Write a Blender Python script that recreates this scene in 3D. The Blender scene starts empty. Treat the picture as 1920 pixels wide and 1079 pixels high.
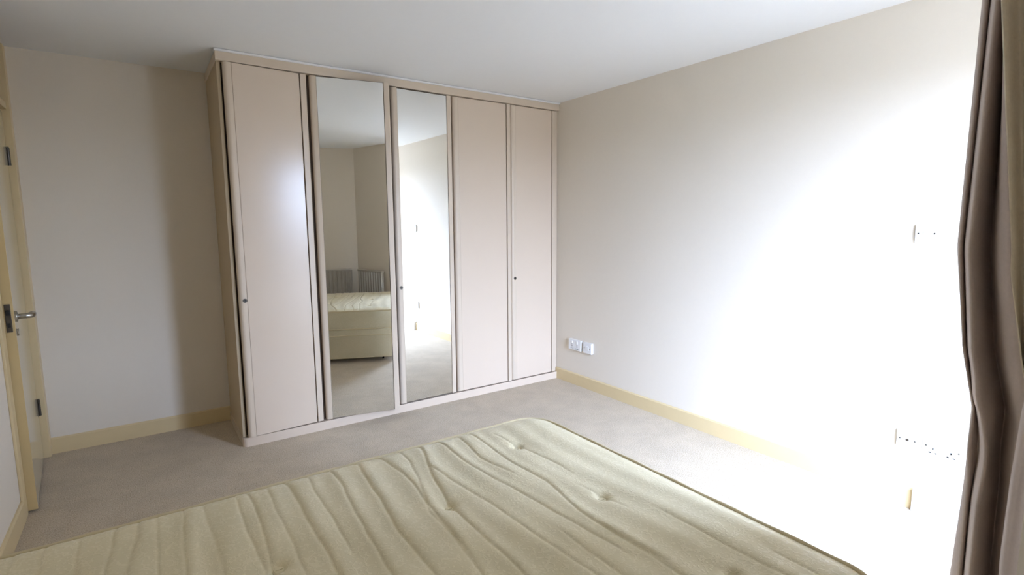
import bpy, bmesh, math, random
import numpy as np
from mathutils import Vector, Matrix

# ------------------------------------------------------------------ camera, sky, exposure
SC = bpy.context.scene
COL = SC.collection
R = math.radians

cam_d = bpy.data.cameras.new('camera')
cam_d.sensor_fit = 'HORIZONTAL'
cam_d.sensor_width = 36.0
cam_d.lens = 36.0 * 986.13 / 1920.0
cam_d.clip_start = 0.02
cam = bpy.data.objects.new('camera', cam_d)
COL.objects.link(cam)
_yaw, _pitch, _roll = R(34.871), R(-7.0705), R(-0.3868)
_f = Vector((math.sin(_yaw) * math.cos(_pitch), math.cos(_yaw) * math.cos(_pitch), math.sin(_pitch)))
_r = Vector((math.cos(_yaw), -math.sin(_yaw), 0))
_u = _r.cross(_f)
_r2 = math.cos(_roll) * _r + math.sin(_roll) * _u
_u2 = -math.sin(_roll) * _r + math.cos(_roll) * _u
_m = Matrix((_r2, _u2, -_f)).transposed().to_4x4()
_m.translation = Vector((-2.9105, -3.5086, 1.3696))
cam.matrix_world = _m
SC.camera = cam

SKY = 25.0
GROUND = 2.3
EXPOSURE = 0.92
SC.view_settings.view_transform = 'Standard'
SC.view_settings.look = 'None'
SC.view_settings.gamma = 1.0
SC.view_settings.use_curve_mapping = False
SC.view_settings.exposure = EXPOSURE
SC.cycles.use_denoising = True
SC.cycles.max_bounces = 14
SC.cycles.diffuse_bounces = 8
SC.cycles.glossy_bounces = 6
SC.cycles.transparent_max_bounces = 8
SC.cycles.sample_clamp_indirect = 30.0
SC.cycles.caustics_reflective = True
SC.cycles.blur_glossy = 0.3

wd = bpy.data.worlds.new('overcast_sky')
SC.world = wd
wd.use_nodes = True
nt = wd.node_tree
for n in list(nt.nodes):
    nt.nodes.remove(n)
w_out = nt.nodes.new('ShaderNodeOutputWorld')
w_bg = nt.nodes.new('ShaderNodeBackground')
w_tc = nt.nodes.new('ShaderNodeTexCoord')
w_sep = nt.nodes.new('ShaderNodeSeparateXYZ')
w_map = nt.nodes.new('ShaderNodeMapRange')
w_map.inputs['From Min'].default_value = -0.5
w_map.inputs['From Max'].default_value = 1.0
w_ramp = nt.nodes.new('ShaderNodeValToRGB')
cr = w_ramp.color_ramp
cr.elements[0].position = 0.0
g = GROUND / SKY
cr.elements[0].color = (g * 0.86, g, g * 1.2, 1)
cr.elements[1].position = 1.0
cr.elements[1].color = (0.76, 0.94, 1.38, 1)
e = cr.elements.new(0.31); e.color = (g * 0.86, g, g * 1.2, 1)
e = cr.elements.new(0.36); e.color = (0.55, 0.68, 0.96, 1)
e = cr.elements.new(0.60); e.color = (0.71, 0.88, 1.29, 1)
nt.links.new(w_tc.outputs['Generated'], w_sep.inputs[0])
nt.links.new(w_sep.outputs['Z'], w_map.inputs['Value'])
nt.links.new(w_map.outputs[0], w_ramp.inputs[0])
nt.links.new(w_ramp.outputs[0], w_bg.inputs['Color'])
w_bg.inputs['Strength'].default_value = SKY
nt.links.new(w_bg.outputs[0], w_out.inputs[0])

# window opening in the window wall (the daylight of the room)
WIN_Y = -3.30
WX0, WX1, WZ0, WZ1 = -1.50, -0.36, 0.12, 2.12
pl = bpy.data.lights.new('window_portal', 'AREA')
pl.shape = 'RECTANGLE'
pl.size = WX1 - WX0
pl.size_y = WZ1 - WZ0
pl.cycles.is_portal = True
plo = bpy.data.objects.new('window_portal', pl)
plo.location = ((WX0 + WX1) / 2, WIN_Y - 0.16, (WZ0 + WZ1) / 2)
plo.rotation_euler = (R(90), 0, 0)       # -Z of the light looks along +Y, into the room
COL.objects.link(plo)


# ------------------------------------------------------------------ helpers
def srgb(r, g, b):
    def c(v):
        v /= 255.0
        return v / 12.92 if v <= 0.04045 else ((v + 0.055) / 1.055) ** 2.4
    return (c(r), c(g), c(b), 1)


def new_mat(name):
    m = bpy.data.materials.new(name)
    m.use_nodes = True
    return m, m.node_tree, m.node_tree.nodes['Principled BSDF']


def paint(name, col, rough=0.5, noise_scale=60, noise_amt=0.04, bump=0.0, bump_scale=200, spec=0.5, metal=0.0, coat=0.0):
    m, t, b = new_mat(name)
    tc = t.nodes.new('ShaderNodeTexCoord')
    nz = t.nodes.new('ShaderNodeTexNoise')
    nz.inputs['Scale'].default_value = noise_scale
    nz.inputs['Detail'].default_value = 4
    t.links.new(tc.outputs['Object'], nz.inputs['Vector'])
    mx = t.nodes.new('ShaderNodeMix'); mx.data_type = 'RGBA'
    c = col
    mx.inputs[6].default_value = (c[0] * (1 - noise_amt), c[1] * (1 - noise_amt), c[2] * (1 - noise_amt), 1)
    mx.inputs[7].default_value = (min(1, c[0] * (1 + noise_amt)), min(1, c[1] * (1 + noise_amt)), min(1, c[2] * (1 + noise_amt)), 1)
    t.links.new(nz.outputs['Fac'], mx.inputs[0])
    t.links.new(mx.outputs[2], b.inputs['Base Color'])
    b.inputs['Roughness'].default_value = rough
    b.inputs['Specular IOR Level'].default_value = spec
    b.inputs['Metallic'].default_value = metal
    b.inputs['Coat Weight'].default_value = coat
    if bump:
        n2 = t.nodes.new('ShaderNodeTexNoise')
        n2.inputs['Scale'].default_value = bump_scale
        n2.inputs['Detail'].default_value = 3
        t.links.new(tc.outputs['Object'], n2.inputs['Vector'])
        bp = t.nodes.new('ShaderNodeBump')
        bp.inputs['Strength'].default_value = bump
        bp.inputs['Distance'].default_value = 0.002
        t.links.new(n2.outputs['Fac'], bp.inputs['Height'])
        t.links.new(bp.outputs[0], b.inputs['Normal'])
    return m


def obj(name, bm, m, parent=None, smooth=False, at_world=True):
    me = bpy.data.meshes.new(name)
    bmesh.ops.recalc_face_normals(bm, faces=bm.faces)
    bm.to_mesh(me)
    bm.free()
    if smooth:
        for p in me.polygons:
            p.use_smooth = True
    o = bpy.data.objects.new(name, me)
    COL.objects.link(o)
    me.materials.append(m)
    if parent is not None:
        o.parent = parent
        if at_world:
            o.matrix_parent_inverse = Matrix.Identity(4)
            q = parent
            off = Vector((0, 0, 0))
            while q is not None:
                off += Vector(q.location)
                q = q.parent
            o.location = -off
    return o


def tag(o, label=None, cat=None, group=None, kind=None):
    if label: o['label'] = label
    if cat: o['category'] = cat
    if group: o['group'] = group
    if kind: o['kind'] = kind
    return o


def empty(name, loc, label=None, cat=None, group=None, kind=None, rz=0.0):
    o = bpy.data.objects.new(name, None)
    o.empty_display_size = 0.1
    COL.objects.link(o)
    o.location = loc
    o.rotation_euler = (0, 0, rz)
    return tag(o, label, cat, group, kind)


def struct(name, bm, m, parent=None, smooth=False):
    o = obj(name, bm, m, parent, smooth)
    o['kind'] = 'structure'
    return o


def add_box(bm, x0, x1, y0, y1, z0, z1, bev=0.0, seg=2):
    vs = [bm.verts.new((x, y, z)) for x in (x0, x1) for y in (y0, y1) for z in (z0, z1)]
    idx = [(0, 1, 3, 2), (4, 6, 7, 5), (0, 4, 5, 1), (2, 3, 7, 6), (0, 2, 6, 4), (1, 5, 7, 3)]
    fs = [bm.faces.new([vs[i] for i in f]) for f in idx]
    if bev > 0:
        es = set()
        for f in fs:
            es.update(f.edges)
        bmesh.ops.bevel(bm, geom=list(es), offset=bev, offset_type='OFFSET', segments=seg, profile=0.5, affect='EDGES')
    return bm


def box(x0, x1, y0, y1, z0, z1, bev=0.0, seg=2):
    return add_box(bmesh.new(), x0, x1, y0, y1, z0, z1, bev, seg)


def add_extrude(bm, prof, a, b, axis):
    """closed 2-D profile swept from a to b along an axis.  axis 'z': (x,y); 'x': (y,z); 'y': (x,z)"""
    def P(p, t):
        return {'z': (p[0], p[1], t), 'x': (t, p[0], p[1]), 'y': (p[0], t, p[1])}[axis]
    v0 = [bm.verts.new(P(p, a)) for p in prof]
    v1 = [bm.verts.new(P(p, b)) for p in prof]
    n = len(prof)
    for i in range(n):
        bm.faces.new((v0[i], v0[(i + 1) % n], v1[(i + 1) % n], v1[i]))
    bm.faces.new(v0)
    bm.faces.new(list(reversed(v1)))
    return bm


def add_tube(bm, pts, rad, n=10, closed=False, caps=True):
    pts = [Vector(p) for p in pts]
    rings = []
    N = len(pts)
    prev = None
    for i, p in enumerate(pts):
        if closed:
            d = (pts[(i + 1) % N] - pts[i - 1]).normalized()
        else:
            d = (pts[min(i + 1, N - 1)] - pts[max(i - 1, 0)]).normalized()
        up = prev if prev is not None else (Vector((0, 0, 1)) if abs(d.z) < 0.9 else Vector((1, 0, 0)))
        s = d.cross(up).normalized()
        u = s.cross(d).normalized()
        prev = u
        r = rad[i] if isinstance(rad, (list, tuple)) else rad
        rings.append([bm.verts.new(p + r * (math.cos(2 * math.pi * k / n) * s + math.sin(2 * math.pi * k / n) * u)) for k in range(n)])
    for i in range(N if closed else N - 1):
        a, b = rings[i], rings[(i + 1) % N]
        for k in range(n):
            bm.faces.new((a[k], a[(k + 1) % n], b[(k + 1) % n], b[k]))
    if caps and not closed:
        bm.faces.new(list(reversed(rings[0])))
        bm.faces.new(rings[-1])
    return bm


def add_disc(bm, c, axis, r, t, n=20, bev=0.0):
    """short cylinder centred at c, along axis vector, radius r, length t"""
    c = Vector(c); ax = Vector(axis).normalized()
    s = ax.orthogonal().normalized(); u = ax.cross(s)
    levels = [(-t / 2, r)] + ([(t / 2 - bev, r), (t / 2, r - bev)] if bev else [(t / 2, r)])
    rings = [[bm.verts.new(c + ax * h + rr * (math.cos(2 * math.pi * k / n) * s + math.sin(2 * math.pi * k / n) * u)) for k in range(n)] for h, rr in levels]
    for a, b in zip(rings, rings[1:]):
        for k in range(n):
            bm.faces.new((a[k], a[(k + 1) % n], b[(k + 1) % n], b[k]))
    bm.faces.new(list(reversed(rings[0])))
    bm.faces.new(rings[-1])
    return bm


# ------------------------------------------------------------------ materials
M_wall = paint('wall_paint', srgb(226, 217, 203), 0.9, 40, 0.012, 0.15, 260, 0.2)
M_ceil = paint('ceiling_paint', srgb(234, 235, 236), 0.95, 30, 0.01, 0.12, 200, 0.15)
M_skirt = paint('cream_gloss_paint', srgb(214, 194, 152), 0.35, 12, 0.03, 0.05, 60)
M_door = paint('cream_door_paint', srgb(202, 178, 130), 0.25, 14, 0.03, 0.04, 40)
M_doorface = paint('pale_door_paint', srgb(206, 194, 166), 0.13, 10, 0.02, 0.03, 40)
M_over = paint('brown_over_panel', srgb(132, 102, 76), 0.5, 16, 0.05, 0.05, 60)  # over panel, browner and darker than the leaf and lining
M_ward = paint('wardrobe_lacquer', srgb(216, 199, 180), 0.20, 8, 0.012, 0.02, 30)
M_stile = paint('wardrobe_stile_lacquer', srgb(212, 196, 176), 0.35, 8, 0.015, 0.02, 30)
M_side = paint('wardrobe_side_shaded', srgb(190, 172, 144), 0.75, 8, 0.015, 0.02, 30, 0.25)  # matte left end panel; its shade is put into this darker beige
M_gap = paint('dark_gap_backing', srgb(92, 76, 62), 0.7, 20, 0.05)
M_white = paint('white_plastic', srgb(232, 232, 232), 0.35, 30, 0.01)
M_dark = paint('dark_hole', srgb(25, 23, 22), 0.6, 30, 0.02)
M_steel = paint('brushed_steel', srgb(190, 186, 178), 0.28, 200, 0.06, metal=1.0)
M_old = paint('tarnished_metal', srgb(96, 90, 82), 0.4, 120, 0.15, metal=0.8)
M_rad = paint('radiator_enamel', srgb(182, 176, 165), 0.4, 30, 0.02)
M_frame = paint('window_frame_white', srgb(235, 235, 233), 0.35, 30, 0.01)
M_pipe = paint('gold_piping', srgb(206, 192, 156), 0.7, 300, 0.1, 0.3, 900)

m, t, b = new_mat('silvered_mirror')
b.inputs['Base Color'].default_value = (0.93, 0.94, 0.92, 1)
b.inputs['Metallic'].default_value = 1.0
b.inputs['Roughness'].default_value = 0.012
M_mirror = m

m, t, b = new_mat('window_glass')
t.nodes.remove(b)
tr = t.nodes.new('ShaderNodeBsdfTransparent'); tr.inputs[0].default_value = (0.97, 0.98, 0.98, 1)
gl = t.nodes.new('ShaderNodeBsdfGlossy'); gl.inputs['Roughness'].default_value = 0.0
ms = t.nodes.new('ShaderNodeMixShader'); ms.inputs[0].default_value = 0.06
t.links.new(tr.outputs[0], ms.inputs[1]); t.links.new(gl.outputs[0], ms.inputs[2])
t.links.new(ms.outputs[0], t.nodes['Material Output'].inputs[0])
M_glass = m

# carpet: twisted pile with soft trodden patches
m, t, b = new_mat('beige_carpet')
tc = t.nodes.new('ShaderNodeTexCoord')
n1 = t.nodes.new('ShaderNodeTexNoise'); n1.inputs['Scale'].default_value = 190; n1.inputs['Detail'].default_value = 3
n2 = t.nodes.new('ShaderNodeTexNoise'); n2.inputs['Scale'].default_value = 5.5; n2.inputs['Detail'].default_value = 5; n2.inputs['Roughness'].default_value = 0.65
n2.inputs['Distortion'].default_value = 0.2
t.links.new(tc.outputs['Object'], n1.inputs['Vector']); t.links.new(tc.outputs['Object'], n2.inputs['Vector'])
r1 = t.nodes.new('ShaderNodeValToRGB')
r1.color_ramp.elements[0].position = 0.3; r1.color_ramp.elements[0].color = srgb(166, 149, 123)
r1.color_ramp.elements[1].position = 0.72; r1.color_ramp.elements[1].color = srgb(218, 204, 182)
t.links.new(n1.outputs['Fac'], r1.inputs[0])
r2 = t.nodes.new('ShaderNodeValToRGB')
r2.color_ramp.elements[0].position = 0.38; r2.color_ramp.elements[0].color = (0.92, 0.92, 0.92, 1)
r2.color_ramp.elements[1].position = 0.62; r2.color_ramp.elements[1].color = (1.04, 1.04, 1.04, 1)
t.links.new(n2.outputs['Fac'], r2.inputs[0])
mu = t.nodes.new('ShaderNodeMix'); mu.data_type = 'RGBA'; mu.blend_type = 'MULTIPLY'; mu.inputs[0].default_value = 1
t.links.new(r1.outputs[0], mu.inputs[6]); t.links.new(r2.outputs[0], mu.inputs[7])
t.links.new(mu.outputs[2], b.inputs['Base Color'])
b.inputs['Roughness'].default_value = 1.0
b.inputs['Specular IOR Level'].default_value = 0.1
b.inputs['Sheen Weight'].default_value = 0.15
ad = t.nodes.new('ShaderNodeMath'); ad.operation = 'MULTIPLY_ADD'; ad.inputs[1].default_value = 0.25
t.links.new(n2.outputs['Fac'], ad.inputs[0]); t.links.new(n1.outputs['Fac'], ad.inputs[2])
bp = t.nodes.new('ShaderNodeBump'); bp.inputs['Strength'].default_value = 0.55; bp.inputs['Distance'].default_value = 0.006
t.links.new(ad.outputs[0], bp.inputs['Height']); t.links.new(bp.outputs[0], b.inputs['Normal'])
M_carpet = m


def damask(name, col, scroll_amt=1.0):
    m, t, b = new_mat(name)
    tc = t.nodes.new('ShaderNodeTexCoord')
    nz = t.nodes.new('ShaderNodeTexNoise'); nz.inputs['Scale'].default_value = 55; nz.inputs['Detail'].default_value = 1
    t.links.new(tc.outputs['Object'], nz.inputs['Vector'])
    mixv = t.nodes.new('ShaderNodeMix'); mixv.data_type = 'RGBA'; mixv.inputs[0].default_value = 0.018
    t.links.new(tc.outputs['Object'], mixv.inputs[6]); t.links.new(nz.outputs['Color'], mixv.inputs[7])
    vo = t.nodes.new('ShaderNodeTexVoronoi'); vo.feature = 'F1'; vo.inputs['Scale'].default_value = 58
    t.links.new(mixv.outputs[2], vo.inputs['Vector'])
    m1 = t.nodes.new('ShaderNodeMath'); m1.operation = 'MULTIPLY'; m1.inputs[1].default_value = 11
    t.links.new(vo.outputs['Distance'], m1.inputs[0])
    m2 = t.nodes.new('ShaderNodeMath'); m2.operation = 'SINE'
    t.links.new(m1.outputs[0], m2.inputs[0])
    rp = t.nodes.new('ShaderNodeMapRange'); rp.interpolation_type = 'SMOOTHSTEP'
    rp.inputs['From Min'].default_value = 0.25; rp.inputs['From Max'].default_value = 0.8
    t.links.new(m2.outputs[0], rp.inputs['Value'])
    # large blotches where the weave shows more
    n3 = t.nodes.new('ShaderNodeTexNoise'); n3.inputs['Scale'].default_value = 5; n3.inputs['Detail'].default_value = 2
    t.links.new(tc.outputs['Object'], n3.inputs['Vector'])
    cm = t.nodes.new('ShaderNodeMix'); cm.data_type = 'RGBA'
    cm.inputs[6].default_value = col
    cm.inputs[7].default_value = (min(1, col[0] * (1 + .06 * scroll_amt)), min(1, col[1] * (1 + .06 * scroll_amt)), min(1, col[2] * (1 + .08 * scroll_amt)), 1)
    t.links.new(rp.outputs[0], cm.inputs[0])
    mm = t.nodes.new('ShaderNodeMix'); mm.data_type = 'RGBA'; mm.blend_type = 'MULTIPLY'; mm.inputs[0].default_value = 1.0
    r3 = t.nodes.new('ShaderNodeValToRGB')
    r3.color_ramp.elements[0].position = .35; r3.color_ramp.elements[0].color = (.93, .93, .92, 1)
    r3.color_ramp.elements[1].position = .65; r3.color_ramp.elements[1].color = (1, 1, 1, 1)
    t.links.new(n3.outputs['Fac'], r3.inputs[0])
    t.links.new(cm.outputs[2], mm.inputs[6]); t.links.new(r3.outputs[0], mm.inputs[7])
    t.links.new(mm.outputs[2], b.inputs['Base Color'])
    rr = t.nodes.new('ShaderNodeMapRange')
    rr.inputs['To Min'].default_value = 0.60; rr.inputs['To Max'].default_value = 0.30
    t.links.new(rp.outputs[0], rr.inputs['Value'])
    t.links.new(rr.outputs[0], b.inputs['Roughness'])
    b.inputs['Specular IOR Level'].default_value = 0.45
    b.inputs['Sheen Weight'].default_value = 0.12
    b.inputs['Sheen Roughness'].default_value = 0.4
    bp = t.nodes.new('ShaderNodeBump'); bp.inputs['Strength'].default_value = 0.30 * scroll_amt; bp.inputs['Distance'].default_value = 0.0015
    t.links.new(rp.outputs[0], bp.inputs['Height'])
    t.links.new(bp.outputs[0], b.inputs['Normal'])
    return m


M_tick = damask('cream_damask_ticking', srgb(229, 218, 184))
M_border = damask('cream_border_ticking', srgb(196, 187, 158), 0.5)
M_divan = damask('divan_fabric', srgb(192, 181, 152), 0.4)


def cloth(name, col, rough=0.85):
    m, t, b = new_mat(name)
    tc = t.nodes.new('ShaderNodeTexCoord')
    wv = t.nodes.new('ShaderNodeTexWave'); wv.inputs['Scale'].default_value = 300; wv.bands_direction = 'Z'; wv.inputs['Distortion'].default_value = 1.5
    nz = t.nodes.new('ShaderNodeTexNoise'); nz.inputs['Scale'].default_value = 120; nz.inputs['Detail'].default_value = 4
    t.links.new(tc.outputs['Object'], wv.inputs['Vector']); t.links.new(tc.outputs['Object'], nz.inputs['Vector'])
    mx = t.nodes.new('ShaderNodeMix'); mx.data_type = 'RGBA'
    mx.inputs[6].default_value = tuple(c * 0.9 for c in col[:3]) + (1,)
    mx.inputs[7].default_value = tuple(min(1, c * 1.1) for c in col[:3]) + (1,)
    t.links.new(nz.outputs['Fac'], mx.inputs[0]); t.links.new(mx.outputs[2], b.inputs['Base Color'])
    b.inputs['Roughness'].default_value = rough
    b.inputs['Sheen Weight'].default_value = 0.12
    bp = t.nodes.new('ShaderNodeBump'); bp.inputs['Strength'].default_value = 0.15; bp.inputs['Distance'].default_value = 0.001
    t.links.new(wv.outputs['Fac'], bp.inputs['Height']); t.links.new(bp.outputs[0], b.inputs['Normal'])
    return m


M_curtain = cloth('brown_curtain_cloth', srgb(192, 177, 169))
M_lining = cloth('beige_lining_cloth', srgb(232, 222, 204))

# ------------------------------------------------------------------ room shell
H = 2.35
XR = 0.006            # right wall face
XL = -3.472           # left wall face
YB = 0.572            # back wall face
YN = -3.84            # wall behind the bed nook
TH = 0.12
CX0, CY0 = -2.05, YN  # canted wall, from the nook wall ...
CX1, CY1 = -1.62, WIN_Y  # ... to the window wall
DY0, DY1 = -0.243, 0.515   # door opening in the left wall

struct('floor', box(-4.7, XR + TH, YN - TH, YB + TH, -0.12, 0.0), M_carpet)
struct('ceiling', box(-4.7, XR + TH, YN - TH, YB + TH, H, H + 0.12), M_ceil)
struct('wall_right', box(XR, XR + TH, YN, YB + TH, 0, H), M_wall)
struct('wall_back', box(XL - TH, XR, YB, YB + TH, 0, H), M_wall)
struct('wall_left', box(XL - TH, XL, YN, DY0 - 0.03, 0, H), M_wall)
struct('wall_nook', box(XL - TH, CX0 + 0.05, YN - TH, YN, 0, H), M_wall)
# hallway beyond the door
hb = bmesh.new()
add_box(hb, -4.7, -4.6, -1.4, YB, 0, H)
add_box(hb, -4.6, XL - TH, -1.4, -1.3, 0, H)
add_box(hb, -4.6, XL - TH, YB, YB + TH, 0, H)
struct('wall_hallway', hb, M_wall)
# canted wall
d = Vector((CX1 - CX0, CY1 - CY0)).normalized()
nrm = Vector((-d.y, d.x))      # into the room
bm = bmesh.new()
out = -nrm * TH
prof = [(CX0, CY0), (CX1, CY1), (CX1 + out.x, CY1 + out.y), (CX0 + out.x, CY0 + out.y)]
add_extrude(bm, prof, 0, H, 'z')
struct('wall_canted', bm, M_wall)
# window wall with the opening
bm = bmesh.new()
add_box(bm, CX1, WX0, WIN_Y - 0.25, WIN_Y, 0, H)
add_box(bm, WX1, XR, WIN_Y - 0.25, WIN_Y, 0, H)
add_box(bm, WX0, WX1, WIN_Y - 0.25, WIN_Y, 0, WZ0)
add_box(bm, WX0, WX1, WIN_Y - 0.25, WIN_Y, WZ1, H)
struct('wall_window', bm, M_wall)

# window: outer frame, one mullion, two sashes with a pane each
w1 = empty('window_1', ((WX0 + WX1) / 2, WIN_Y - 0.2, WZ0), kind='structure')
bm = bmesh.new()
fy0, fy1 = WIN_Y - 0.24, WIN_Y - 0.18
add_box(bm, WX0, WX0 + 0.05, fy0, fy1, WZ0, WZ1, .004)
add_box(bm, WX1 - 0.05, WX1, fy0, fy1, WZ0, WZ1, .004)
add_box(bm, WX0 + .05, WX1 - .05, fy0, fy1, WZ0, WZ0 + 0.05, .004)
add_box(bm, WX0 + .05, WX1 - .05, fy0, fy1, WZ1 - 0.05, WZ1, .004)
xm = (WX0 + WX1) / 2
add_box(bm, xm - 0.025, xm + 0.025, fy0, fy1, WZ0 + .05, WZ1 - .05, .004)
obj('window_frame', bm, M_frame, w1)
for a_, b_ in ((WX0 + .05, xm - .025), (xm + .025, WX1 - .05)):
    bm = box(a_, b_, WIN_Y - 0.214, WIN_Y - 0.208, WZ0 + .05, WZ1 - .05)
    obj('pane', bm, M_glass, w1)

# skirting boards
SKH, SKT = 0.098, 0.013


def skirt_prof(face, sgn):
    # (offset from wall, z) profile with a chamfered top
    return [(face, 0), (face + sgn * SKT, 0), (face + sgn * SKT, SKH - 0.008), (face + sgn * (SKT - .006), SKH), (face, SKH)]


bm = bmesh.new(); add_extrude(bm, skirt_prof(XR, -1), WIN_Y, -0.006, 'y')
struct('baseboard_right', bm, M_skirt)
bm = bmesh.new(); add_extrude(bm, skirt_prof(YB, -1), XL + .012, -2.5, 'x')
struct('baseboard_back', bm, M_skirt)
bm = bmesh.new(); add_extrude(bm, skirt_prof(XL, 1), YN, DY0 - 0.068, 'y')
struct('baseboard_left', bm, M_skirt)
bm = bmesh.new(); add_extrude(bm, skirt_prof(YN, 1), XL + SKT, CX0, 'x')
struct('baseboard_nook', bm, M_skirt)
# boxed-in pipe run on the right wall
struct('trim_1', box(XR - 0.036, XR, WIN_Y, -2.662, 0, 0.112, .004), M_white)

# ------------------------------------------------------------------ door in the left wall, standing slightly ajar
d1 = empty('door_1', (XL, DY1, 0), kind='structure')
bm = bmesh.new()                                   # lining
add_box(bm, XL - TH, XL, DY0 - 0.03, DY0, 0, H)
add_box(bm, XL - TH, XL + .013, DY1, YB, 0, H, .002)
add_box(bm, XL - TH, XL, DY0, DY1, 2.003, 2.04)
obj('door_lining', bm, M_skirt, d1)
obj('architrave', box(XL, XL + 0.012, DY0 - 0.068, DY0 - 0.006, 0, H, .003), M_skirt, d1)
obj('over_panel', box(XL - 0.05, XL - 0.02, DY0, DY1, 2.04, H), M_over, d1)
# leaf: authored in its own frame, hinge edge at the origin, leaf runs along -Y, room face at x = 0
DW = 0.747
ang = -math.atan2(0.065, 0.747)
leaf = obj('door_leaf', box(-0.036, 0, -DW, 0, 0.012, 1.985, .002), M_doorface, None)
leaf.parent = d1
leaf.location = (-3.492 - XL, -0.003, 0)
leaf.rotation_euler = (0, 0, -ang)


def leafpart(name, bm, m, smooth=False):
    o = obj(name, bm, m, None, smooth)
    o.parent = leaf
    return o


leafpart('edge_lipping', box(-0.0362, 0.0006, -DW - 0.004, -DW, 0.012, 1.985, .0008), M_door)
bm = bmesh.new()
add_box(bm, -0.030, -0.009, -DW - 0.0065, -DW - 0.003, 0.882, 1.012, .001)
leafpart('latch_plate', bm, M_old)
bm = bmesh.new()
add_box(bm, -0.026, -0.013, -DW - 0.014, -DW - 0.006, 0.962, 0.985, .002)
add_box(bm, -0.025, -0.014, -DW - 0.0075, -DW - 0.006, 0.905, 0.925, .001)
leafpart('latch_bolt', bm, M_dark)
bm = bmesh.new()
hz = 0.945
add_disc(bm, (0.004, -DW + .062, hz), (1, 0, 0), 0.026, 0.008, 28, .002)
add_tube(bm, [(0.006, -DW + .062, hz), (0.03, -DW + .062, hz), (0.046, -DW + .064, hz), (0.056, -DW + .075, hz), (0.058, -DW + .095, hz), (0.058, -DW + .135, hz - .001), (0.052, -DW + .150, hz - .002)],
         [.012, .012, .013, .014, .0145, .014, .011], 14)
leafpart('lever_handle', bm, M_steel, True)
bm = bmesh.new()
add_disc(bm, (0.003, -DW + .062, hz - .075), (1, 0, 0), 0.018, 0.006, 24, .002)
leafpart('keyhole_cover', bm, M_steel)
for z0 in (1.70, 0.262):
    bm = bmesh.new()
    add_tube(bm, [(0.006, 0.004, z0), (0.006, 0.004, z0 + 0.095)], 0.0075, 12)
    add_box(bm, -0.002, 0.0015, -0.030, 0.0, z0, z0 + 0.095, .0005)
    add_disc(bm, (0.006, 0.004, z0 + .098), (0, 0, 1), .0055, .006, 12)
    leafpart('hinge', bm, M_old)

# ------------------------------------------------------------------ fitted wardrobe
WW, WD = 2.5, YB       # width, depth
wr = empty('fitted_wardrobe', (-1.25, 0.28, 0), 'tall cream fitted wardrobe with five doors, two of them mirrored', 'wardrobe')
bm = bmesh.new()
add_box(bm, -WW, -WW + 0.02, -0.004, YB - .014, 0.062, 2.30, .002)          # left end panel
obj('side_panel', bm, M_side, wr)
bm = box(-0.018, 0.004, -0.004, YB, 0.062, 2.30, .002)
obj('side_panel', bm, M_stile, wr)
obj('carcass', box(-WW + 0.02, -0.018, 0.016, YB - .002, 0.062, 2.30), M_gap, wr)
# plinth with a rounded left corner
prof = [(0.004, -0.022)]
rc = 0.03
for k in range(9):
    a = math.pi * 1.5 - k * math.pi / 16
    prof.append((-WW - 0.004 + rc + rc * math.cos(a), -0.022 + rc + rc * math.sin(a)))
prof += [(-WW - 0.004, YB - .014), (0.004, YB - .014)]
bm = bmesh.new(); add_extrude(bm, prof, 0, 0.058, 'z')
obj('plinth', bm, M_ward, wr)
# cornice: deep board with a small bead under the ceiling
bm = bmesh.new()
add_box(bm, -WW - 0.006, 0.004, -0.034, 0.02, 2.287, 2.338, .003)
add_box(bm, -WW - 0.006, -WW + 0.012, 0.02, YB - .002, 2.287, 2.338, .003)
obj('cornice', bm, M_stile, wr)
bm = bmesh.new()
add_box(bm, -WW - 0.012, 0.004, -0.046, 0.0, 2.336, 2.3485, .004, 3)
obj('cornice_bead', bm, M_white, wr)

DOOR_T = 0.026
DZ0, DZ1 = 0.065, 2.2825


def quarter(x_edge, x_in, yb, yf, rad, flip=False, n=7):
    """vertical strip profile with a rounded outer front corner at x_edge"""
    sgn = 1 if x_in > x_edge else -1
    pts = [(x_edge, yb)]
    for k in range(n + 1):
        a = k / n * math.pi / 2
        pts.append((x_edge + sgn * rad * (1 - math.cos(a)), yf + rad * (1 - math.sin(a))))
    pts += [(x_in, yf), (x_in, yb)]
    return pts


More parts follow.
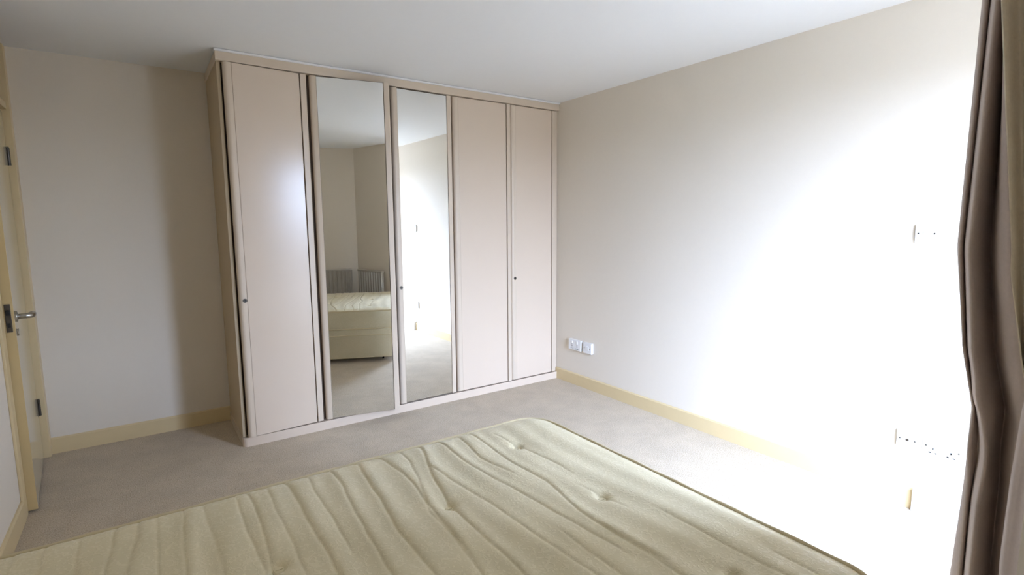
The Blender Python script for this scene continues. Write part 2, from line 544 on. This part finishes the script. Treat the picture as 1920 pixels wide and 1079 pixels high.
def wardrobe_door(x0, x1, hinge, angle, kind, lock_side=None):
    """one door.  local frame: hinge edge at origin, y = 0 is the back of the door"""
    w = x1 - x0
    hx = x0 if hinge == 'L' else x1
    a0, a1 = (0.0, w) if hinge == 'L' else (-w, 0.0)
    yf = -DOOR_T
    ls, rs = 0.042, 0.036
    groove = 0.006
    slab = box(a0 + .006, a1 - .003, -0.016, 0, DZ0, DZ1, .001)
    dn = obj('mirror_door' if kind == 'mirror' else 'door', slab, M_gap if kind != 'mirror' else M_gap, None)
    dn.parent = wr
    dn.location = (hx + 1.25, 0.010 - 0.28, 0)
    dn.rotation_euler = (0, 0, angle)

    def sub(name, bm, m, smooth=False):
        o = obj(name, bm, m, None, smooth)
        o.parent = dn
        return o
    bm = bmesh.new(); add_extrude(bm, quarter(a0, a0 + ls, 0, yf - .002, .022), DZ0, DZ1, 'z')
    sub('stile', bm, M_stile)
    bm = bmesh.new(); add_extrude(bm, quarter(a1, a1 - rs, 0, yf - .002, .008), DZ0, DZ1, 'z')
    sub('stile', bm, M_stile)
    pa, pb = a0 + ls + .0015, a1 - rs - groove
    if kind == 'mirror':
        sub('mirror', box(pa, pb + groove - .003, yf + .0005, -0.016, DZ0 + .004, DZ1 - .004, .0012, 1), M_mirror)
    else:
        sub('panel', box(pa, pb, yf + .0005, -0.012, DZ0, DZ1, .003, 3), M_ward)
    if lock_side == 'L':
        kx = a0 + 0.022 + .008
        kz = 0.915
        bm = bmesh.new()
        add_disc(bm, (kx, yf - .003, kz), (0, -1, 0), 0.0125, 0.004, 24, .001)
        k = sub('lock', bm, M_old)
        bm = bmesh.new()
        add_disc(bm, (kx, yf - .0052, kz + .002), (0, -1, 0), 0.0045, 0.0012, 14)
        add_box(bm, kx - .0018, kx + .0018, yf - .0058, yf - .0046, kz - .008, kz)
        o = obj('keyhole', bm, M_dark, None)
        o.parent = dn
    return dn


wardrobe_door(-2.474, -2.016, 'R', R(3.6), 'panel', 'L')
wardrobe_door(-1.994, -1.500, 'L', R(-11.5), 'mirror')
wardrobe_door(-1.470, -1.006, 'R', R(1.2), 'mirror', 'L')
wardrobe_door(-0.992, -0.484, 'L', R(-0.5), 'panel')
wardrobe_door(-0.478, -0.022, 'R', R(0.3), 'panel', 'L')

# ------------------------------------------------------------------ bed
BX0, BX1, BY0, BY1 = -3.445, -1.535, -3.09, -1.72
ZT, ZS, ZB = 0.517, 0.331, 0.045


def rrect(x0, x1, y0, y1, r, n=10):
    pts = []
    for cx, cy, a0 in ((x1 - r, y1 - r, 0), (x0 + r, y1 - r, 90), (x0 + r, y0 + r, 180), (x1 - r, y0 + r, 270)):
        for k in range(n + 1):
            a = R(a0 + 90 * k / n)
            pts.append((cx + r * math.cos(a), cy + r * math.sin(a)))
    return pts


mt = empty('mattress', (-2.49, -2.4, ZS), 'cream double mattress with creased damask top and tufted buttons, lying on the bed base', 'mattress')
RC = 0.11
rng = random.Random(7)
NX, NY = 620, 150
gx = np.linspace(0, BX1 - BX0, NX + 1)
gy = np.linspace(0, BY1 - BY0, NY + 1)
GX, GY = np.meshgrid(gx, gy, indexing='ij')
LX, LY = BX1 - BX0, BY1 - BY0
U, V = GX.copy(), GY.copy()
# squeeze the four corner squares onto quarter discs
for sx in (0, 1):
    for sy in (0, 1):
        cx = RC if sx == 0 else LX - RC
        cy = RC if sy == 0 else LY - RC
        du = (cx - U) if sx == 0 else (U - cx)
        dv = (cy - V) if sy == 0 else (V - cy)
        msk = (du > 0) & (dv > 0)
        mxn = np.maximum(du, dv); hyp = np.hypot(du, dv) + 1e-9
        k = np.where(msk, mxn / hyp, 1.0)
        U = np.where(msk, cx + (U - cx) * k, U)
        V = np.where(msk, cy + (V - cy) * k, V)
WXm, WYm = U + BX0, V + BY0
# distance from the border
ex = np.minimum(U, LX - U); ey = np.minimum(V, LY - V)
inx = np.maximum(RC - ex, 0); iny = np.maximum(RC - ey, 0)
edge = np.where((inx > 0) & (iny > 0), RC - np.hypot(inx, iny), np.minimum(ex, ey))
edge = np.maximum(edge, 0)
Z = np.zeros_like(U)
Z += 0.016 * (1 - np.exp(-(edge / 0.035) ** 1.5)) + 0.010 * (1 - np.exp(-edge / 0.30))
buttons = [(-1.815, -1.965), (-1.815, -2.415), (-1.815, -2.86), (-2.225, -2.19), (-2.225, -2.64), (-2.70, -2.20), (-2.70, -2.64), (-3.12, -2.42), (-3.12, -2.86), (-3.12, -1.98)]
# buttons pull a dimple into the top
for bx_, by_ in buttons:
    rr_ = np.hypot((WXm - bx_) / 1.0, (WYm - by_) / 1.0)
    Z -= 0.017 * np.exp(-(rr_ / 0.018) ** 2) + 0.012 * np.exp(-(rr_ / 0.055)) 


def crease(pts, amp, w):
    """a soft fold following a polyline (x as a function of y): sharp valley with a puffed shoulder"""
    global Z
    ys = np.array([p[1] for p in pts]); xs = np.array([p[0] for p in pts])
    o = np.argsort(ys)
    ys, xs = ys[o], xs[o]
    yy = WYm
    # smooth interpolation
    c = np.interp(yy, ys, xs)
    c = c + 0.0022 * np.sin(yy * 17 + xs[0] * 50) + 0.0010 * np.sin(yy * 47 + xs[0] * 90)
    L = ys[-1] - ys[0]
    s = np.clip((yy - ys[0]) / 0.12, 0, 1) * np.clip((ys[-1] - yy) / 0.07, 0, 1)
    s = s * s * (3 - 2 * s)
    dx = WXm - c
    k = 0.6 + 0.4 * np.sin(yy * 9 + xs[0] * 31)
    Z += 0.62 * s * amp * (-1.0 * np.exp(-np.abs(dx / (0.62 * w)) ** 1.4) + 0.65 * np.exp(-((dx - 2.0 * w) / (2.6 * w)) ** 2) + 0.25 * k * np.exp(-((dx + 2.6 * w) / (2.8 * w)) ** 2))


E1, E0 = BY1 + 0.05, BY0 - 0.05
# creases seen running from the front border towards the buttons
crease([(-2.10, E1), (-2.12, -1.77), (-2.18, -1.98), (-2.225, -2.19), (-2.23, -2.54), (-2.24, -2.9)], .0065, .008)
crease([(-2.03, E1), (-2.05, -1.95), (-2.03, -2.15), (-1.99, -2.45), (-1.97, -2.7)], .0055, .007)
crease([(-1.95, E1), (-1.95, -1.76), (-1.99, -1.98), (-1.95, -2.2)], .005, .007)
crease([(-1.90, E1), (-1.90, -1.85), (-1.92, -2.05), (-1.90, -2.25), (-1.94, -2.44), (-1.92, -2.78)], .006, .007)
crease([(-1.83, -1.80), (-1.815, -1.965), (-1.79, -2.2), (-1.80, -2.30)], .004, .007)
crease([(-1.84, -2.30), (-1.815, -2.415), (-1.80, -2.55)], .004, .008)
crease([(-2.35, E1), (-2.36, -1.80), (-2.40, -2.2), (-2.41, -2.6)], .006, .009)
crease([(-2.28, E1), (-2.27, -1.8), (-2.26, -2.0), (-2.30, -2.4), (-2.33, -2.8)], .0055, .008)
crease([(-2.19, E1), (-2.20, -1.85), (-2.29, -2.2), (-2.30, -2.5)], .004, .007)
crease([(-2.17, -1.9), (-2.13, -2.2), (-2.10, -2.6), (-2.08, -2.9)], .005, .008)
crease([(-2.45, E1), (-2.45, -1.9), (-2.48, -2.2), (-2.49, -2.6)], .0055, .009)
crease([(-2.52, E1), (-2.53, -1.9), (-2.535, -2.3)], .004, .007)
crease([(-2.59, E1), (-2.59, -1.75), (-2.59, -2.22), (-2.6, -2.6)], .0065, .009)
x = -2.65
while x > BX0 + 0.04:
    y_end = -1.75 - rng.uniform(.25, 1.1)
    b0 = min(buttons, key=lambda q: abs(q[0] - x) + 3 * (q[1] < -2.3))
    pull = (b0[0] - x) * rng.uniform(0.0, 0.3) if abs(b0[0] - x) < .16 else rng.uniform(-.02, .02)
    crease([(x, E1), (x + .2 * pull, -1.85), (x + pull, max(y_end, b0[1])), (x + pull * .6 + rng.uniform(-.02, .02), y_end - .25)], rng.uniform(.003, .0068), rng.uniform(.006, .010))
    x -= rng.uniform(.035, .085)
x = BX1 - 0.12
while x > BX0 + .05:                       # the far side of the top, towards the nook
    y_end = BY0 + rng.uniform(.25, .65)
    crease([(x, E0), (x + rng.uniform(-.03, .03), y_end)], rng.uniform(.003, .006), rng.uniform(.007, .010))
    x -= rng.uniform(.06, .11)
# soft rumples between
Z += 0.0016 * np.sin(WXm * 61 + 1.7 * np.sin(WYm * 5.1)) * np.clip(edge / .1, 0, 1)
Z *= np.clip(edge / 0.012, 0, 1) ** 0.5

bm = bmesh.new()
vv = [[bm.verts.new((WXm[i, j], WYm[i, j], ZT + Z[i, j])) for j in range(NY + 1)] for i in range(NX + 1)]
for i in range(NX):
    for j in range(NY):
        bm.faces.new((vv[i][j], vv[i + 1][j], vv[i + 1][j + 1], vv[i][j + 1]))
obj('quilted_top', bm, M_tick, mt, True)
# border with a soft belly, closed underneath
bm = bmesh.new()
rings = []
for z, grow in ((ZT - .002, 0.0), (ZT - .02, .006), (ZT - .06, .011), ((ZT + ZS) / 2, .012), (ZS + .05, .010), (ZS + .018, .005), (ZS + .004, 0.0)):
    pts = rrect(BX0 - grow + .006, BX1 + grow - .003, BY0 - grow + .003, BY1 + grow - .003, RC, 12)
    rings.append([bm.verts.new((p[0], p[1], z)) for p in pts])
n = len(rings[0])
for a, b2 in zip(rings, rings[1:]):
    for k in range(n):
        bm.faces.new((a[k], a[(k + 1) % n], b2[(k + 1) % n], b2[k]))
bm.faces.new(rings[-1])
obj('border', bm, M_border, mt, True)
for zz in (ZT + .001, ZS + .009):
    bm = bmesh.new()
    pts = rrect(BX0 + .006, BX1 - .001, BY0 + .001, BY1 - .001, RC, 14)
    # walk the long sides in short steps
    dense = []
    for k in range(len(pts)):
        p, q = Vector(pts[k]), Vector(pts[(k + 1) % len(pts)])
        steps = max(1, int((q - p).length / .03))
        for s in range(steps):
            v = p.lerp(q, s / steps)
            dense.append((v.x, v.y, zz + 0.0012 * math.sin(v.x * 40 + v.y * 33)))
    add_tube(bm, dense, 0.0062, 8, closed=True)
    obj('piping', bm, M_pipe, mt, True)
for bx_, by_ in buttons:
    i = int(np.argmin(np.abs(gx + BX0 - bx_))); j = int(np.argmin(np.abs(gy + BY0 - by_)))
    zz = ZT + Z[i, j]
    bm = bmesh.new()
    add_disc(bm, (bx_, by_, zz + .007), (0.05, -0.08, 1), 0.0145, 0.007, 20, .003)
    add_box(bm, bx_ - .008, bx_ + .008, by_ - .0012, by_ + .0012, zz + .0100, zz + .0118)
    obj('tuft_button', bm, M_tick, mt)

bb = empty('bed_base', (-2.49, -2.4, 0), 'beige fabric divan bed base under the cream mattress', 'bed base')
bm = bmesh.new()
pts = rrect(BX0 + .012, BX1 - .015, BY0 + .012, BY1 - .012, .07, 8)
add_extrude(bm, pts, ZB, ZS - .058, 'z')
obj('divan_box', bm, M_divan, bb)
bm = bmesh.new()
pts = rrect(BX0 + .008, BX1 - .008, BY0 + .006, BY1 - .006, .075, 8)
add_extrude(bm, pts, ZS - .054, ZS, 'z')
obj('top_band', bm, M_border, bb)
for zz in (ZS - .056, ZB + .006):
    bm = bmesh.new()
    pts = rrect(BX0 + .01, BX1 - .01, BY0 + .008, BY1 - .008, .075, 8)
    add_tube(bm, [(p[0], p[1], zz) for p in pts], 0.004, 6, closed=True)
    obj('base_piping', bm, M_pipe, bb, True)
for cx in (BX0 + .15, BX1 - .15):
    for cy in (BY0 + .12, BY1 - .12):
        bm = bmesh.new()
        add_disc(bm, (cx, cy, .0215), (1, 0, 0), 0.0215, 0.018, 20, .003)
        add_disc(bm, (cx, cy, .040), (0, 0, 1), 0.016, 0.012, 14)
        obj('castor', bm, M_dark, bb)

# ------------------------------------------------------------------ radiators in the nook


def radiator(name, length, label, group):
    """panel radiator, local frame: x along the wall, +y out of the wall, stands on its brackets"""
    r_ = empty(name, (0, 0, 0), label, 'radiator', group)
    z0, z1 = .16, .762
    prof = []
    nrib = int(length / .05)
    pitch = length / nrib
    front = []
    for k in range(nrib):
        for s, dy in ((0.0, .052), (.18, .052), (.32, .066), (.68, .066), (.82, .052)):
            front.append(((k + s) * pitch - length / 2, dy))
    front.append((length / 2, .052))
    bm = bmesh.new()
    add_extrude(bm, [(-length / 2, .042)] + front + [(length / 2, .042)], z0 + .02, z1 - .02, 'z')
    o = obj('panel', bm, M_rad, None); o.parent = r_
    for za, zb in ((z1 - .022, z1), (z0, z0 + .022)):
        bm = box(-length / 2 - .004, length / 2 + .004, .036, .070, za, zb, .004)
        o = obj('header', bm, M_rad, None); o.parent = r_
    for s in (-1, 1):
        bm = box(s * length * .35 - .015, s * length * .35 + .015, 0.003, .044, z0 + .05, z1 - .06, .002)
        o = obj('bracket', bm, M_rad, None); o.parent = r_
    bm = bmesh.new()
    add_tube(bm, [(length / 2 - .03, .053, z0 + .005), (length / 2 - .03, .053, .0)], .0075, 10)
    o = obj('pipe', bm, M_rad, None); o.parent = r_
    bm = bmesh.new()
    add_disc(bm, (length / 2 - .03, .053, z0 - .055), (0, 0, 1), .014, .05, 16, .004)
    o = obj('valve', bm, M_white, None); o.parent = r_
    return r_


ra = radiator('radiator', 1.15, 'white ribbed radiator on the wall behind the bed, left one in the mirror', 'radiators behind the bed')
ra.location = (-2.70, YN, 0)
cl = math.hypot(CX1 - CX0, CY1 - CY0)
ca = math.atan2(CY1 - CY0, CX1 - CX0)
rb = radiator('radiator', .53, 'white ribbed radiator on the slanting wall, right one in the mirror', 'radiators behind the bed')
rb.location = ((CX0 + CX1) / 2, (CY0 + CY1) / 2, 0)
rb.rotation_euler = (0, 0, ca)

# ------------------------------------------------------------------ wall plates on the right wall


def plate(name, y_far, z0, w, h, depth, label, cat, group=None):
    """a plate or surface box on the right wall; its far end is at y_far, it runs towards the window by w"""
    p_ = empty(name, (XR, y_far - w / 2, z0 + h / 2), label, cat, group)
    bm = box(XR - depth, XR, y_far - w, y_far, z0, z0 + h, .0025, 2)
    obj('plate', bm, M_white, p_)
    return p_


def screws(p_, yc, zc, sp, depth):
    for s in (-1, 1):
        bm = bmesh.new()
        add_disc(bm, (XR - depth - .0006, yc + s * sp, zc), (-1, 0, 0), .0036, .0016, 12)
        obj('screw', bm, M_old, p_)


def socket_face(p_, yc, z0, depth):
    """three-pin outlet with its rocker above, centred at yc"""
    bm = bmesh.new()
    for dy, dz, hw, hh in ((0, .033, .003, .005), (-.011, .014, .0042, .003), (.011, .014, .0042, .003)):
        add_box(bm, XR - depth - .0006, XR - depth + .001, yc + dy - hw, yc + dy + hw, z0 + dz - hh, z0 + dz + hh)
    obj('pin_holes', bm, M_dark, p_)
    bm = box(XR - depth - .005, XR - depth + .001, yc - .007, yc + .007, z0 + .054, z0 + .077, .0015)
    obj('rocker', bm, M_white, p_)


G = 'white sockets low on the right wall'
d_ = .024
p_ = plate('double_socket', -0.193, .302, .150, .088, d_, 'white double socket on a raised box, nearest the wardrobe', 'socket', G)
socket_face(p_, -.193 - .045, .302, d_); socket_face(p_, -.193 - .105, .302, d_); screws(p_, -.268, .35, .030, d_)
p_ = plate('single_outlet', -0.372, .302, .096, .088, d_, 'small white single outlet just right of the double socket by the wardrobe', 'socket', G)
bm = box(XR - d_ - .003, XR - d_ + .001, -.436, -.404, .328, .364, .0015); obj('cover', bm, M_white, p_)
screws(p_, -.420, .346, .032, d_)
d_ = .019
p_ = plate('aerial_outlet', -2.577, .290, .088, .086, d_, 'white single outlet above the pipe box, left of the double socket', 'socket', G)
bm = bmesh.new(); add_disc(bm, (XR - d_ - .001, -2.621, .333), (-1, 0, 0), .0065, .004, 16); obj('connector', bm, M_old, p_)
screws(p_, -2.621, .333, .030, d_)
p_ = plate('double_socket', -2.681, .290, .147, .086, d_, 'white double socket beside the curtain', 'socket', G)
socket_face(p_, -2.681 - .040, .290, d_); socket_face(p_, -2.681 - .107, .290, d_); screws(p_, -2.7545, .333, .060, d_)
d_ = .018
p_ = plate('light_switch', -2.580, 1.264, .086, .086, d_, 'white single light switch on the right wall near the curtain', 'switch')
bm = bmesh.new()
prof = [(XR - d_ + .001, 1.292), (XR - d_ - .0015, 1.292), (XR - d_ - .006, 1.322), (XR - d_ + .001, 1.322)]
add_extrude(bm, prof, -2.623 - .0095, -2.623 + .0095, 'y')
obj('rocker', bm, M_white, p_)
screws(p_, -2.623, 1.307, .030, d_)

# ------------------------------------------------------------------ curtain at the left end of the window


def polar(az, r):
    """a plan point at compass angle az (degrees from +Y) and distance r around the bay's inner corner sight point"""
    return Vector((-2.9105 + r * math.sin(R(az)), -3.5086 + r * math.cos(R(az))))


# plan outline of the gathered cloth at hip height, from the leading edge back to the wall
PLAN = [(75.62, 1.80), (75.30, 1.76), (75.14, 1.725), (75.30, 1.700), (75.54, 1.720), (75.70, 1.672), (75.95, 1.640), (76.55, 1.690), (77.15, 1.755), (77.45, 1.690), (77.70, 1.635), (78.10, 1.612), (78.40, 1.605)]
LINE = [(78.40, 1.604), (78.55, 1.615), (78.85, 1.650), (79.25, 1.655), (79.65, 1.61), (80.0, 1.56), (80.3, 1.52)]
BACK = [(80.3, 1.52), (80.6, 1.55), (81.0, 1.52), (81.3, 1.45), (81.7, 1.41), (82.1, 1.43)]
SIDE = Vector((math.cos(R(77)), -math.sin(R(77))))      # sideways, along the bunch


def prof_z(z, keys):
    return float(np.interp(z, [k[0] for k in keys], [k[1] for k in keys]))


def smooth_poly(pts, n=6):
    out_ = []
    N = len(pts)
    for i in range(N - 1):
        p0, p1, p2, p3 = pts[max(i - 1, 0)], pts[i], pts[i + 1], pts[min(i + 2, N - 1)]
        for s in range(n):
            u = s / n
            out_.append(0.5 * ((2 * p1) + (-p0 + p2) * u + (2 * p0 - 5 * p1 + 4 * p2 - p3) * u * u + (-p0 + 3 * p1 - 3 * p2 + p3) * u ** 3))
    out_.append(pts[-1])
    return out_


def drape(name, plan, shift, parent, m, z0=0.015, z1=2.30, nz=90):
    bm = bmesh.new()
    rows = []
    for k in range(nz + 1):
        z = z0 + (z1 - z0) * k / nz
        pts = [polar(a, r) + SIDE * shift(i, z) for i, (a, r) in enumerate(plan)]
        rows.append([bm.verts.new((p.x, p.y, z)) for p in smooth_poly(pts)])
    for a, b2 in zip(rows, rows[1:]):
        for k in range(len(a) - 1):
            bm.faces.new((a[k], a[k + 1], b2[k + 1], b2[k]))
    o = obj(name, bm, m, parent, True)
    sm = o.modifiers.new('thickness', 'SOLIDIFY'); sm.thickness = 0.003; sm.offset = 0
    return o


def shift_main(i, z):
    hem = prof_z(z, [(0, .015), (.41, .045), (.80, .060), (.90, .060), (1.05, .035), (1.30, 0), (1.9, .0), (2.3, .004)])
    body = prof_z(z, [(0, .058), (.41, .062), (.72, .060), (.80, .055), (.90, .056), (1.05, .025), (1.30, 0), (1.9, .004), (2.3, .004)])
    w_ = max(0.0, min(1.0, (i - 1) / 2.0))
    s = hem * (1 - w_) + body * w_
    if 4 <= i <= 6:      # pinched tuck below hip height
        s += .010 * math.exp(-((z - .80) / .07) ** 2) - .006 * math.exp(-((z - .93) / .05) ** 2)
    if i >= 8:
        k = (i - 7) / 5.0
        s = s * (1 - .55 * k) - .067 * k * max(0, z - 1.3) / .6 + .045 * k * max(0, min(.35, 1.25 - z)) / .35
    return s


def shift_line(i, z):
    return shift_main(12, z) * max(0, 1 - i / 6.0) + (-.05 * max(0, z - 1.3) / .6) * min(1, i / 6.0)


def shift_back(i, z):
    return (-.05 * max(0, z - 1.3) / .6)


cu = empty('curtain', (-1.3, -3.15, 0), 'long brown curtain with beige lining hanging bunched at the right edge', 'curtain')
drape('drape', PLAN, shift_main, cu, M_curtain)
drape('lining', LINE, shift_line, cu, M_lining)
drape('drape', BACK, shift_back, cu, M_curtain)
# lower fold that swings forward under the lining
FOLD = [(80.25, 1.56), (79.95, 1.535), (80.05, 1.50), (80.35, 1.485), (80.8, 1.47), (81.3, 1.44)]


def shift_fold(i, z):
    return prof_z(z, [(0, .012), (.40, .008), (.62, -.004), (.80, -.002), (.98, .004), (1.15, .03), (1.4, .06)])


drape('drape', FOLD, shift_fold, cu, M_curtain, z1=1.4, nz=60)
bm = bmesh.new()
q0, q1 = polar(75.2, 1.80), polar(81.6, 1.40)
hd = smooth_poly([polar(a, r) + SIDE * shift_main(i, 2.3) for i, (a, r) in enumerate(PLAN)])
add_tube(bm, [(q0.x + .05, q0.y, 2.325), (q1.x, q1.y, 2.325)], .012, 10)
obj('track', bm, M_white, cu)
